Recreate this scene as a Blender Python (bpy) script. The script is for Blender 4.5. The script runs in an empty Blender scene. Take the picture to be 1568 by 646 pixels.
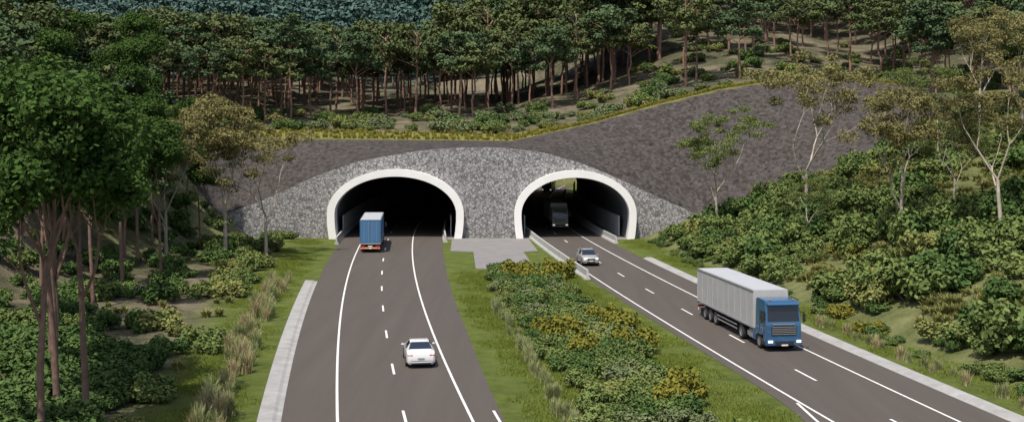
import bpy, bmesh, math, random
import numpy as np
from mathutils import Vector, Matrix
random.seed(7)
scene = bpy.context.scene
col = scene.collection

# ------------------------------------------------------------------ helpers
def mk(name):
    m = bpy.data.materials.new(name); m.use_nodes = True
    nt = m.node_tree; nt.nodes.clear()
    return m, nt, nt.nodes, nt.links

def simple(name, c, rough=0.6, metal=0.0, noise=0.0, nscale=3.0, bump=0.0, coat=0.0, emis=None):
    m, nt, N, L = mk(name)
    o = N.new('ShaderNodeOutputMaterial'); b = N.new('ShaderNodeBsdfPrincipled')
    L.new(b.outputs[0], o.inputs[0])
    b.inputs['Base Color'].default_value = (*c, 1); b.inputs['Roughness'].default_value = rough
    b.inputs['Metallic'].default_value = metal
    b.inputs['Coat Weight'].default_value = coat
    if emis:
        b.inputs['Emission Color'].default_value = (*emis[0], 1); b.inputs['Emission Strength'].default_value = emis[1]
    if noise > 0:
        tc = N.new('ShaderNodeTexCoord'); nz = N.new('ShaderNodeTexNoise')
        nz.inputs['Scale'].default_value = nscale; nz.inputs['Detail'].default_value = 8; nz.inputs['Roughness'].default_value = 0.65
        L.new(tc.outputs['Object'], nz.inputs['Vector'])
        mr = N.new('ShaderNodeMapRange'); mr.inputs[1].default_value = 0.3; mr.inputs[2].default_value = 0.7
        mr.inputs[3].default_value = 1 - noise; mr.inputs[4].default_value = 1 + noise
        L.new(nz.outputs[0], mr.inputs[0])
        mx = N.new('ShaderNodeMix'); mx.data_type = 'RGBA'; mx.blend_type = 'MULTIPLY'; mx.inputs[0].default_value = 1
        mx.inputs[6].default_value = (*c, 1); L.new(mr.outputs[0], mx.inputs[7]); L.new(mx.outputs[2], b.inputs['Base Color'])
        if bump > 0:
            bp = N.new('ShaderNodeBump'); bp.inputs['Strength'].default_value = bump; bp.inputs['Distance'].default_value = 0.05
            L.new(nz.outputs[0], bp.inputs['Height']); L.new(bp.outputs[0], b.inputs['Normal'])
    return m

def leafmat(name, c1, c2, trans=0.25, nscale=0.5, warm=True):
    if warm:
        c1 = (c1[0]*1.38, c1[1]*1.28, c1[2]*1.0); c2 = (c2[0]*1.14, c2[1]*1.08, c2[2]*0.82)
    m, nt, N, L = mk(name)
    o = N.new('ShaderNodeOutputMaterial')
    g = N.new('ShaderNodeNewGeometry'); oi = N.new('ShaderNodeObjectInfo')
    nz = N.new('ShaderNodeTexNoise'); nz.inputs['Scale'].default_value = nscale; nz.inputs['Detail'].default_value = 3
    L.new(g.outputs['Position'], nz.inputs['Vector'])
    a = N.new('ShaderNodeMath'); a.operation = 'MULTIPLY_ADD'; a.inputs[1].default_value = 0.55
    L.new(g.outputs['Random Per Island'], a.inputs[0])
    b = N.new('ShaderNodeMath'); b.operation = 'MULTIPLY_ADD'; b.inputs[1].default_value = 0.35; b.inputs[2].default_value = -0.42
    L.new(oi.outputs['Random'], b.inputs[0]); 
    b2 = N.new('ShaderNodeMath'); b2.operation = 'MULTIPLY_ADD'; b2.inputs[1].default_value = 1.05
    L.new(nz.outputs[0], b2.inputs[0]); L.new(b.outputs[0], b2.inputs[2]); L.new(b2.outputs[0], a.inputs[2])
    a.use_clamp = True
    mx = N.new('ShaderNodeMix'); mx.data_type = 'RGBA'
    mx.inputs[6].default_value = (*c1, 1); mx.inputs[7].default_value = (*c2, 1)
    L.new(a.outputs[0], mx.inputs[0])
    d = N.new('ShaderNodeBsdfDiffuse'); L.new(mx.outputs[2], d.inputs[0])
    if trans > 0:
        t = N.new('ShaderNodeBsdfTranslucent'); ms = N.new('ShaderNodeMixShader')
        L.new(mx.outputs[2], t.inputs[0]); ms.inputs[0].default_value = trans
        L.new(d.outputs[0], ms.inputs[1]); L.new(t.outputs[0], ms.inputs[2]); L.new(ms.outputs[0], o.inputs[0])
    else: L.new(d.outputs[0], o.inputs[0])
    return m

def np_mesh(name, V, F, mats, mi=None, smooth=None):
    V = np.asarray(V, dtype=np.float32); F = np.asarray(F, dtype=np.int32)
    me = bpy.data.meshes.new(name)
    me.vertices.add(len(V)); me.vertices.foreach_set('co', V.ravel())
    me.loops.add(F.size); me.loops.foreach_set('vertex_index', F.ravel())
    me.polygons.add(len(F))
    me.polygons.foreach_set('loop_start', np.arange(0, F.size, F.shape[1], dtype=np.int32))
    me.polygons.foreach_set('loop_total', np.full(len(F), F.shape[1], dtype=np.int32))
    for m in mats: me.materials.append(m)
    if mi is not None: me.polygons.foreach_set('material_index', np.asarray(mi, dtype=np.int32))
    if smooth is None: smooth = np.zeros(len(F), bool)
    me.polygons.foreach_set('use_smooth', np.asarray(smooth, dtype=bool))
    me.update(calc_edges=True)
    return me

def obj(name, me, parent=None, loc=(0,0,0), rot=(0,0,0), sc=(1,1,1)):
    o = bpy.data.objects.new(name, me); col.objects.link(o)
    o.location = loc; o.rotation_euler = rot; o.scale = sc
    if parent: o.parent = parent
    return o
def empty(name, loc=(0,0,0), rz=0):
    e = bpy.data.objects.new(name, None); col.objects.link(e); e.location = loc; e.rotation_euler = (0,0,rz); e.empty_display_size = 0.5
    return e

def tube(pts, rad, sides=6):
    pts = np.asarray(pts, float); n = len(pts); V = []; F = []
    for i in range(n):
        d = pts[min(i+1, n-1)] - pts[max(i-1, 0)]; d /= (np.linalg.norm(d) + 1e-9)
        a = np.array([1, 0, 0]) if abs(d[0]) < 0.8 else np.array([0, 1, 0])
        u = np.cross(d, a); u /= np.linalg.norm(u); v = np.cross(d, u)
        for k in range(sides):
            t = 2*math.pi*k/sides
            V.append(pts[i] + rad[i]*(math.cos(t)*u + math.sin(t)*v))
    for i in range(n-1):
        for k in range(sides):
            k2 = (k+1) % sides
            F.append((i*sides+k, i*sides+k2, (i+1)*sides+k2, (i+1)*sides+k))
    return np.array(V), np.array(F)

def leaves(rng, C, RAD, n, l, w, shell=2.5, droop=0.0):
    k = len(C); C = np.repeat(C, n, 0); RAD = np.repeat(RAD, n, 0); m = k*n
    d = rng.normal(size=(m, 3)); d /= np.linalg.norm(d, axis=1)[:, None]
    r = rng.random(m)**(1/shell)
    p = C + d*RAD*r[:, None]
    nrm = rng.normal(size=(m, 3))*0.6 + d*0.7 + np.array([0, 0, 0.5])
    nrm /= np.linalg.norm(nrm, axis=1)[:, None]
    a = rng.normal(size=(m, 3)); a[:, 2] -= droop*2
    u = a - nrm*np.sum(a*nrm, 1)[:, None]; u /= np.linalg.norm(u, axis=1)[:, None]
    v = np.cross(nrm, u)
    s = rng.uniform(0.65, 1.35, m)[:, None]
    V = np.stack([p-u*l*s, p+v*w*s, p+u*l*s, p-v*w*s], 1).reshape(-1, 3)
    F = np.arange(4*m).reshape(-1, 4)
    return V, F

class Acc:
    def __init__(s): s.V = []; s.F = []; s.M = []; s.S = []; s.n = 0
    def add(s, V, F, mi, sm=False):
        s.V.append(V); s.F.append(np.asarray(F)+s.n); s.M.append(np.full(len(F), mi)); s.S.append(np.full(len(F), sm)); s.n += len(V)
    def mesh(s, name, mats):
        return np_mesh(name, np.concatenate(s.V), np.concatenate(s.F), mats, np.concatenate(s.M), np.concatenate(s.S))

def grow(seed, H, trunk, levels, kids, spread, clump, nleaf, leaf, r0, flat=0.6, ratio=0.72, droop=0.0, up=0.35, lean=0.05):
    rng = np.random.default_rng(seed); tubes = []; tips = []
    def br(p, d, ln, r, lev):
        pts = [p]; dd = d.copy(); rr = [r]
        for i in range(4):
            dd = dd + rng.normal(size=3)*(0.10 if lev < levels else 0.04); dd[2] += 0.04; dd /= np.linalg.norm(dd)
            pts.append(pts[-1] + dd*ln/4); rr.append(r*(1-0.32*(i+1)/4))
        tubes.append((pts, rr))
        e = pts[-1]
        if lev == 0: tips.append(e); return
        if lev <= 2 and rng.random() < 0.5: tips.append(pts[3])
        nk = kids + (1 if rng.random() < 0.35 or lev == levels else 0)
        a0 = rng.uniform(0, 6.28)
        for k in range(nk):
            a = a0 + 6.28*k/nk + rng.normal()*0.3
            s = spread*rng.uniform(0.6, 1.25)
            h = np.array([math.cos(a), math.sin(a), 0])
            nd = dd*math.cos(s) + h*math.sin(s); nd[2] += up*0.5; nd /= np.linalg.norm(nd)
            br(e if k < 2 else pts[3], nd, ln*ratio*rng.uniform(0.8, 1.2)*(1.0 if lev < levels else 0.8), rr[-1]*0.68, lev-1)
    d = np.array([rng.normal()*lean, rng.normal()*lean, 1.0]); d /= np.linalg.norm(d)
    br(np.array([0, 0, -0.4]), d, H*trunk, r0, levels)
    T = np.array(tips); sc = (H-clump*0.5)/np.percentile(T[:, 2], 92)
    A = Acc()
    for pts, rr in tubes:
        v, f = tube(np.array(pts)*sc, rr, 6); A.add(v, f, 0, True)
    T = T*sc
    rad = clump*rng.uniform(0.6, 1.3, len(T))[:, None]*np.array([1, 1, flat])
    T = T + rng.normal(size=T.shape)*clump*0.15
    V, F = leaves(rng, T, rad, nleaf, leaf[0], leaf[1], 2.2, droop); A.add(V, F, 1)
    return A

# ------------------------------------------------------------------ foliage materials
M_bark_red = simple('bark_reddish', (0.26, 0.15, 0.11), 0.9, noise=0.35, nscale=2.5, bump=0.4)
M_bark_brn = simple('bark_brown', (0.17, 0.105, 0.08), 0.9, noise=0.4, nscale=2.5, bump=0.4)
M_bark_pale = simple('bark_pale', (0.38, 0.33, 0.26), 0.85, noise=0.35, nscale=1.8, bump=0.3)
M_bark_dark = simple('bark_dark', (0.10, 0.07, 0.055), 0.9, noise=0.4, nscale=3, bump=0.5)
L_forest = leafmat('leaf_forest', (0.030, 0.054, 0.038), (0.09, 0.135, 0.08), 0, 0.12)
L_forest2 = leafmat('leaf_forest_olive', (0.04, 0.06, 0.034), (0.115, 0.145, 0.075), 0, 0.12)
L_far_haze = leafmat('leaf_distant_haze_tint', (0.06, 0.105, 0.09), (0.095, 0.15, 0.125), 0, 0.03, warm=False)  # aerial haze painted into the distant leaf colour, paler and bluer
L_broad = leafmat('leaf_broad', (0.016, 0.038, 0.014), (0.075, 0.135, 0.045), 0.15, 0.7)
L_gum = leafmat('leaf_gum', (0.07, 0.072, 0.036), (0.21, 0.20, 0.11), 0.15, 0.5)
L_gumg = leafmat('leaf_gum_green', (0.05, 0.08, 0.034), (0.15, 0.19, 0.08), 0.15, 0.5)
L_s1 = leafmat('leaf_shrub_dark', (0.028, 0.060, 0.024), (0.09, 0.145, 0.06), 0, 0.8)
L_s2 = leafmat('leaf_shrub_mid', (0.052, 0.088, 0.035), (0.145, 0.19, 0.08), 0, 0.8)
L_s3 = leafmat('leaf_shrub_yellow', (0.085, 0.10, 0.025), (0.18, 0.175, 0.045), 0, 0.8)
L_s4 = leafmat('leaf_shrub_grey', (0.065, 0.092, 0.055), (0.155, 0.195, 0.12), 0, 0.8)
L_s5 = leafmat('leaf_shrub_olive', (0.085, 0.105, 0.04), (0.20, 0.22, 0.10), 0, 0.8)
L_gr = leafmat('grass_lawn_blades', (0.07, 0.10, 0.022), (0.16, 0.205, 0.055), 0, 0.5)
L_gy = leafmat('grass_yellow_blades', (0.13, 0.135, 0.035), (0.31, 0.29, 0.095), 0, 0.5)
L_tuft = leafmat('grass_tuft_blades', (0.13, 0.165, 0.08), (0.34, 0.37, 0.24), 0.2, 0.8)
L_tuft2 = leafmat('grass_tuft_straw', (0.20, 0.18, 0.12), (0.44, 0.40, 0.30), 0.2, 0.8)
L_hg = leafmat('grass_hillside_blades', (0.11, 0.13, 0.055), (0.24, 0.245, 0.12), 0, 0.3)

# ------------------------------------------------------------------ road geometry
def cL(Y):
    Y = np.asarray(Y, float); q = -5.47 - 0.158*(Y-58.7) + 0.00042*(Y-58.7)**2
    e = np.maximum(Y-160, 0); return q + 0.0005*e**2
def cR(Y):
    Y = np.asarray(Y, float); q = 17.7 - 0.145*(Y-69) + 0.00028*(Y-69)**2
    e = np.maximum(Y-150, 0); return q + 0.00042*e**2
def tan_angle(c, Y):
    s = float(c(Y+0.5)-c(Y-0.5)); return -math.atan(s)
L_r = lambda Y: np.interp(Y, [0, 58, 86, 108, 134, 160, 400], [4.6, 5.0, 6.0, 6.5, 7.1, 7.45, 6.0])
R_l = lambda Y: -np.interp(Y, [0, 40, 62, 70, 400], [8, 6.5, 4.1, 3.9, 3.8])

# ------------------------------------------------------------------ terrain
def sm(t): t = np.clip(t, 0, 1); return t*t*(3-2*t)
def wob(x, y, s, a=0):
    x = x/s; y = y/s
    return (np.sin(x*1.3+y*0.7+a)+np.sin(x*-0.6+y*1.7+a*2.1)+0.6*np.sin(x*2.9+y*-2.1+a*3)+0.5*np.sin(x*3.7+y*3.3+a))/3.1
def crest(X):
    xs = [-44, -40, -36, -32.2, -27.6, -21.3, -13.1, -7.6, -2.2, 4.2, 10.5, 16, 20.5, 25.8, 27.5]
    zs = [2.2, 3.2, 4.6, 6.2, 8.4, 10.6, 12.0, 12.45, 12.5, 11.85, 10.0, 7.6, 5.5, 3.2, 2.5]
    X = np.asarray(X, float); r = 0
    for d in (-1.6, -0.8, 0, 0.8, 1.6): r = r + np.interp(X+d, xs, zs)
    return r/5
def front(X, Y):
    dl = (cL(Y)-7.6) - X; dr = X - (cR(Y)+6.8)
    a = np.interp(Y, [60, 100, 160], [30, 24, 10.5])
    hl = 14.5*sm((dl-a)/19) + 0.035*np.clip(dl-3, 0, 30) + sm((dl-4)/8)*0.35*wob(X, Y, 4)
    hr = 60*(1-np.exp(-0.42*np.clip(dr-4.5, 0, 300)/60)); hr = hr + sm((dr-6)/10)*0.9*wob(X, Y, 7)
    z = np.where(dl > 0, hl, 0) + np.where(dr > 0, hr, 0)
    med = ((X > cL(Y)+L_r(Y)+1.5) & (X < cR(Y)+R_l(Y)-1.5))*sm((120-Y)/4)
    return z - 0.02 + med*(0.05*wob(X, Y, 2.5)+0.05)
def Ytop(X): return 175 + 0.2*np.clip(X, 0, 50)
def ygw(X): return np.interp(X, [-10, 12], [8.5, 4.0])
def ztop(X):
    return np.interp(X, [-400, -60, -40, 0, 11.7, 22, 32.7, 43.5, 54, 75, 400], [16, 14.6, 13.9, 13.4, 16.0, 18.9, 21.5, 23.2, 23.2, 21.5, 26])
def back(X, Y):
    w = sm((X+43)/2)*sm((28.5-X)/2)
    z0 = crest(X)*w + front(X, np.full_like(X, 160.0))*(1-w)
    zt = np.maximum(ztop(X), z0); yt = Ytop(X)
    t = np.clip((Y-160.7)/(yt-160.7), 0, 1); t2 = 0.75*t + 0.25*sm(t)
    z = z0 + (zt-z0)*t2 + 0.18*np.sin(t*3.14)*wob(X, Y, 1.7)
    s = np.interp(X, [-200, -30, 0, 35, 200], [0.09, 0.09, 0.11, 0.19, 0.2])
    e = np.maximum(Y-yt, 0)
    z = z + s*np.clip(e-8, 0, 150) + 1.1*sm(e/9)*sm((14-X)/10) + sm((e-9)/20)*0.9*wob(X, Y, 12, 1) + 125*sm((Y-330)/480) + 25*sm((Y-400)/300)*wob(X, Y, 130, 2)
    pit = sm((X+30)/3)*sm((42-X)/3)*sm((Y-286)/1.5)*sm((338-Y)/12)
    return z*(1-pit) - 0.02*pit
def height(X, Y):
    X = np.asarray(X, float); Y = np.asarray(Y, float)
    return np.where(Y <= 160.3, front(X, np.minimum(Y, 160.0)), back(X, np.maximum(Y, 160.7)))
def hz(x, y): return float(height(np.array([x]), np.array([y]))[0])

xs = np.unique(np.concatenate([-62-np.cumsum(np.linspace(2, 90, 34)), np.arange(-62, 82, 1.0), 82+np.cumsum(np.linspace(2, 90, 34))]))
ys = np.unique(np.concatenate([[-400, -250, -150, -100, -60, -30, -10, 5, 15, 25], np.arange(30, 160, 1.0), [160.0, 160.7], np.arange(161.5, 196, 0.9), np.arange(196, 345, 2.4), [287.5], 345+np.cumsum(np.linspace(4, 110, 40))]))
GX, GY = np.meshgrid(xs, ys); GZ = height(GX, GY)
V = np.stack([GX, GY, GZ], -1).reshape(-1, 3)
nx, ny = len(xs), len(ys)
ii, jj = np.meshgrid(np.arange(nx-1), np.arange(ny-1)); ii = ii.ravel(); jj = jj.ravel()
F = np.stack([jj*nx+ii, jj*nx+ii+1, (jj+1)*nx+ii+1, (jj+1)*nx+ii], 1)
cx = (xs[ii]+xs[ii+1])/2; cy = (ys[jj]+ys[jj+1])/2
kill = ((cy > 160.0) & (cy < 160.7) & (cx > -43) & (cx < 28)) | ((cy > 283) & (cy < 290) & (cx > -6) & (cx < 24))
F = F[~kill]

def noise_col(N, L, vec, scale, c1, c2, lo=0.35, hi=0.65, detail=6, kind='noise'):
    if kind == 'noise':
        nz = N.new('ShaderNodeTexNoise'); nz.inputs['Detail'].default_value = detail; nz.inputs['Roughness'].default_value = 0.65; out = nz.outputs[0]
    else:
        nz = N.new('ShaderNodeTexVoronoi'); out = nz.outputs['Color']
    nz.inputs['Scale'].default_value = scale; L.new(vec, nz.inputs['Vector'])
    mr = N.new('ShaderNodeMapRange'); mr.inputs[1].default_value = lo; mr.inputs[2].default_value = hi; L.new(out, mr.inputs[0])
    mx = N.new('ShaderNodeMix'); mx.data_type = 'RGBA'; mx.inputs[6].default_value = (*c1, 1); mx.inputs[7].default_value = (*c2, 1)
    L.new(mr.outputs[0], mx.inputs[0]); return mx.outputs[2], mr.outputs[0]
def mixc(N, L, a, b, f):
    mx = N.new('ShaderNodeMix'); mx.data_type = 'RGBA'; L.new(f, mx.inputs[0]); L.new(a, mx.inputs[6]); L.new(b, mx.inputs[7]); return mx.outputs[2]

M_ter, nt, N, L = mk('terrain_ground')
o = N.new('ShaderNodeOutputMaterial'); b = N.new('ShaderNodeBsdfPrincipled'); L.new(b.outputs[0], o.inputs[0]); b.inputs['Roughness'].default_value = 0.95; b.inputs['Specular IOR Level'].default_value = 0.1
tc = N.new('ShaderNodeTexCoord'); P = tc.outputs['Object']
hill, _ = noise_col(N, L, P, 0.35, (0.085, 0.105, 0.035), (0.20, 0.205, 0.09))
lawn, f1 = noise_col(N, L, P, 0.55, (0.066, 0.092, 0.02), (0.14, 0.17, 0.042), 0.3, 0.7, 10)
floor1, _ = noise_col(N, L, P, 0.12, (0.055, 0.06, 0.033), (0.24, 0.195, 0.145), 0.42, 0.6)
floor2, _ = noise_col(N, L, P, 0.9, (0.045, 0.058, 0.024), (0.18, 0.155, 0.105))
flmix = N.new('ShaderNodeMix'); flmix.data_type = 'RGBA'; flmix.inputs[0].default_value = 0.45; L.new(floor1, flmix.inputs[6]); L.new(floor2, flmix.inputs[7])
mul1, _ = noise_col(N, L, P, 1.3, (0.024, 0.021, 0.019), (0.108, 0.096, 0.090), 0.3, 0.72, 9)
mul2, mf = noise_col(N, L, P, 2.2, (0.018, 0.0155, 0.014), (0.135, 0.120, 0.112), 0.1, 0.95, kind='v')
mumix = N.new('ShaderNodeMix'); mumix.data_type = 'RGBA'; mumix.inputs[0].default_value = 0.45; L.new(mul1, mumix.inputs[6]); L.new(mul2, mumix.inputs[7])
yg, _ = noise_col(N, L, P, 1.2, (0.13, 0.14, 0.035), (0.25, 0.235, 0.075))
def attr(n):
    a = N.new('ShaderNodeAttribute'); a.attribute_name = n; return a.outputs['Fac']
cc = mixc(N, L, hill, lawn, attr('m_lawn')); cc = mixc(N, L, cc, flmix.outputs[2], attr('m_forest'))
cc = mixc(N, L, cc, mumix.outputs[2], attr('m_bank')); cc = mixc(N, L, cc, yg, attr('m_yg'))
far_haze = N.new('ShaderNodeRGB'); far_haze.outputs[0].default_value = (0.06, 0.10, 0.085, 1); cc = mixc(N, L, cc, far_haze.outputs[0], attr('m_far_haze'))  # far ground blends to a bluish tone, haze put into the base colour
L.new(cc, b.inputs['Base Color'])
nb = N.new('ShaderNodeTexNoise'); nb.inputs['Scale'].default_value = 2.4; nb.inputs['Detail'].default_value = 9; nb.inputs['Roughness'].default_value = 0.7; L.new(P, nb.inputs['Vector'])
bp = N.new('ShaderNodeBump'); bp.inputs['Strength'].default_value = 0.9; bp.inputs['Distance'].default_value = 0.35; L.new(nb.outputs[0], bp.inputs['Height']); L.new(bp.outputs[0], b.inputs['Normal'])

ter = np_mesh('terrain', V, F, [M_ter], smooth=np.ones(len(F), bool))
x = V[:, 0]; y = V[:, 1]
dl = (cL(y)-7.6)-x; dr = x-(cR(y)+6.8)
fr = (y <= 160.3)
pitm = ((y > 286) & (y < 336) & (x > -30) & (x < 42) & (V[:, 2] < 1.0))
m_lawn = np.where(fr, 1-sm((dl-4.5)/3)-sm((dr-3)/2), 0) + pitm
m_for = np.where(fr, sm((dl-5)/4)*(1-0.8*sm((y-118)/15)*(1-sm((dl-24)/8))), sm((y-Ytop(x)-3)/2.5))
m_for = np.clip(m_for, 0, 1)
m_bank = np.where(fr, sm((x-26)/2)*sm((60-x)/6)*sm((y-157-wob(x, y, 3))/1.5), (1-sm((y-Ytop(x)+0.3)/0.6))*sm((x+52)/6)*sm((68-x-2*wob(x, y, 3))/5))
m_yg = np.where(fr, 0, sm((y-Ytop(x)+0.3)/0.6)*(1-sm((y-Ytop(x)-ygw(x)-wob(x, y, 4))/1.2))*sm((x+48)/4)*sm((72-x)/6))
for nme, arr in (('m_lawn', m_lawn), ('m_forest', m_for*(1-pitm)), ('m_bank', m_bank), ('m_yg', m_yg), ('m_far_haze', sm((y-340)/60))):
    at = ter.attributes.new(nme, 'FLOAT', 'POINT'); at.data.foreach_set('value', np.clip(arr, 0, 1).astype(np.float32))
obj('terrain', ter)

# ------------------------------------------------------------------ roads
def ribbon(name, c, oL, oR, Ys, z, mat, parent=None):
    Ys = np.asarray(Ys, float); a = c(Ys)+(oL(Ys) if callable(oL) else oL); bb = c(Ys)+(oR(Ys) if callable(oR) else oR)
    V = np.stack([np.stack([a, Ys, np.full_like(Ys, z)], 1), np.stack([bb, Ys, np.full_like(Ys, z)], 1)], 1).reshape(-1, 3)
    n = len(Ys); F = [(2*i, 2*i+1, 2*i+3, 2*i+2) for i in range(n-1)]
    return obj(name, np_mesh(name, V, F, [mat]), parent)
def sweep(name, c, prof, Ys, mat, parent=None, closed=True, cap=True):
    Ys = np.asarray(Ys, float); k = len(prof); V = []
    for Y in Ys:
        for (o_, z) in prof: V.append((float(c(Y))+o_, Y, z))
    F = []
    for i in range(len(Ys)-1):
        for j in range(k if closed else k-1):
            j2 = (j+1) % k; F.append((i*k+j, i*k+j2, (i+1)*k+j2, (i+1)*k+j))
    me = bpy.data.meshes.new(name); fs = [tuple(f) for f in F]
    if closed and cap: fs += [tuple(range(k))[::-1], tuple((len(Ys)-1)*k+j for j in range(k))]
    me.from_pydata(V, [], fs); me.materials.append(mat); me.update()
    bm = bmesh.new(); bm.from_mesh(me); bmesh.ops.recalc_face_normals(bm, faces=bm.faces); bm.to_mesh(me); bm.free()
    return obj(name, me, parent)

M_as, nt, N, L = mk('asphalt')
o = N.new('ShaderNodeOutputMaterial'); b = N.new('ShaderNodeBsdfPrincipled'); L.new(b.outputs[0], o.inputs[0]); b.inputs['Roughness'].default_value = 0.85; b.inputs['Specular IOR Level'].default_value = 0.2
tc = N.new('ShaderNodeTexCoord'); mp = N.new('ShaderNodeMapping'); mp.inputs['Scale'].default_value = (0.9, 0.05, 1); L.new(tc.outputs['Object'], mp.inputs[0])
c1, _ = noise_col(N, L, mp.outputs[0], 1.0, (0.073, 0.062, 0.054), (0.098, 0.085, 0.075), 0.3, 0.7)
c2, _ = noise_col(N, L, tc.outputs['Object'], 14, (0.066, 0.056, 0.049), (0.108, 0.094, 0.084), 0.3, 0.7)
mx = N.new('ShaderNodeMix'); mx.data_type = 'RGBA'; mx.inputs[0].default_value = 0.4; L.new(c1, mx.inputs[6]); L.new(c2, mx.inputs[7]); L.new(mx.outputs[2], b.inputs['Base Color'])
nb = N.new('ShaderNodeTexNoise'); nb.inputs['Scale'].default_value = 30; L.new(tc.outputs['Object'], nb.inputs['Vector'])
bp = N.new('ShaderNodeBump'); bp.inputs['Strength'].default_value = 0.3; bp.inputs['Distance'].default_value = 0.02; L.new(nb.outputs[0], bp.inputs['Height']); L.new(bp.outputs[0], b.inputs['Normal'])
M_line = simple('road_paint', (0.66, 0.66, 0.64), 0.6, noise=0.18, nscale=4)
M_conc = simple('concrete', (0.31, 0.305, 0.295), 0.85, noise=0.2, nscale=0.9, bump=0.2)
M_apron = simple('concrete_apron', (0.20, 0.19, 0.185), 0.85, noise=0.12, nscale=0.5, bump=0.2)
M_white = simple('portal_white_concrete', (0.80, 0.79, 0.77), 0.7, noise=0.05, nscale=0.5)
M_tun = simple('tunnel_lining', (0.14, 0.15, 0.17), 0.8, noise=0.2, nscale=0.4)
M_panel = simple('tunnel_wall_panel', (0.55, 0.56, 0.57), 0.6, noise=0.1, nscale=0.4)

YL = np.concatenate([np.arange(-60, 300, 2.5)]); YR = np.arange(-60, 337, 2.5)
ribbon('left_road', cL, -6.3, L_r, YL, 0.0, M_as)
ribbon('right_road', cR, R_l, 5.8, YR, 0.0, M_as)
mk_l = empty('left_road_markings'); mk_r = empty('right_road_markings')
w = 0.075
ribbon('edge_line_1', cL, -3.45-w, -3.45+w, YL[YL > -10], 0.006, M_line, mk_l)
ribbon('edge_line_2', cL, 3.4-w, 3.4+w, YL[YL > -10], 0.006, M_line, mk_l)
ribbon('edge_line_1', cR, -3.15-w, -3.15+w, YR[YR > -10], 0.006, M_line, mk_r)
ribbon('edge_line_2', cR, 3.25-w, 3.25+w, YR[YR > -10], 0.006, M_line, mk_r)
ribbon('turnout_line', cR, lambda Y: -3.35-np.maximum(62-Y, 0)*0.14-w, lambda Y: -3.35-np.maximum(62-Y, 0)*0.14+w, np.arange(30, 62.5, 2), 0.006, M_line, mk_r)
for k in range(-4, 19):
    Y0 = 58.7+12.3*k
    ribbon('lane_dash', cL, -w, w, np.array([Y0-1.6, Y0, Y0+1.6]), 0.006, M_line, mk_l)
    if k < 1: ribbon('merge_dash', cL, 4.75-w, 4.75+w, np.array([Y0-1.6, Y0, Y0+1.6]), 0.006, M_line, mk_l)
    Y0 = 69.2+12.3*(k-1)
    ribbon('lane_dash', cR, -w, w, np.array([Y0-1.6, Y0, Y0+1.6]), 0.006, M_line, mk_r)
sweep('left_kerb_channel', cL, [(-7.5, -0.05), (-7.5, 0.14), (-6.75, 0.11), (-6.55, 0.02), (-6.3, 0.015), (-6.3, -0.05)], np.arange(20, 116, 3.0), M_conc)
sweep('right_kerb_channel', cR, [(5.8, -0.05), (5.8, 0.015), (6.0, 0.02), (6.15, 0.12), (6.8, 0.14), (6.8, -0.05)], np.arange(20, 136, 3.0), M_conc)
me = bpy.data.meshes.new('apron')
ap = [(-8.3, 159.2), (-7.6, 142), (-4.75, 141), (-3.9, 123.5), (2.5, 123.5), (1.4, 141), (3.2, 142), (2.2, 159.2)]
me.from_pydata([(p[0], p[1], 0.06) for p in ap]+[(p[0], p[1], -0.1) for p in ap], [], [tuple(range(8))]+[(i, (i+1) % 8, (i+1) % 8+8, i+8) for i in range(8)])
me.materials.append(M_apron); obj('concrete_apron', me)

def jersey(o0): return [(o0-0.3, -0.02), (o0-0.28, 0.1), (o0-0.12, 0.35), (o0-0.09, 0.95), (o0+0.09, 0.95), (o0+0.12, 0.35), (o0+0.28, 0.1), (o0+0.3, -0.02)]
M_barr = simple('barrier_concrete', (0.42, 0.415, 0.40), 0.8, noise=0.12, nscale=1.0)
sweep('concrete_barrier', cR, jersey(-4.15), np.arange(114.5, 285, 2.5), M_barr)
sweep('concrete_barrier', cR, jersey(6.2), np.arange(152, 285, 2.5), M_barr)
sweep('concrete_barrier', cL, jersey(-6.6), np.arange(151, 290, 2.5), M_barr)
sweep('concrete_barrier', cL, jersey(7.8), np.arange(154, 290, 2.5), M_barr)

# ------------------------------------------------------------------ portal wall (columns)
M_stone, nt, N, L = mk('stone_facing')
o = N.new('ShaderNodeOutputMaterial'); b = N.new('ShaderNodeBsdfPrincipled'); L.new(b.outputs[0], o.inputs[0]); b.inputs['Roughness'].default_value = 0.9
tc = N.new('ShaderNodeTexCoord'); P = tc.outputs['Object']
c1, f1 = noise_col(N, L, P, 2.7, (0.13, 0.128, 0.13), (0.45, 0.44, 0.435), 0.1, 0.9, kind='v')
c2, f2 = noise_col(N, L, P, 5.0, (0.11, 0.108, 0.11), (0.45, 0.44, 0.435), 0.35, 0.65, 8)
mx = N.new('ShaderNodeMix'); mx.data_type = 'RGBA'; mx.inputs[0].default_value = 0.45; L.new(c1, mx.inputs[6]); L.new(c2, mx.inputs[7])
ve = N.new('ShaderNodeTexVoronoi'); ve.feature = 'DISTANCE_TO_EDGE'; ve.inputs['Scale'].default_value = 2.7; L.new(P, ve.inputs['Vector'])
mr = N.new('ShaderNodeMapRange'); mr.inputs[1].default_value = 0.0; mr.inputs[2].default_value = 0.12; mr.inputs[3].default_value = 0.35; mr.inputs[4].default_value = 1; L.new(ve.outputs[0], mr.inputs[0])
m2 = N.new('ShaderNodeMix'); m2.data_type = 'RGBA'; m2.blend_type = 'MULTIPLY'; m2.inputs[0].default_value = 1; L.new(mx.outputs[2], m2.inputs[6]); L.new(mr.outputs[0], m2.inputs[7]); L.new(m2.outputs[2], b.inputs['Base Color'])
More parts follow.
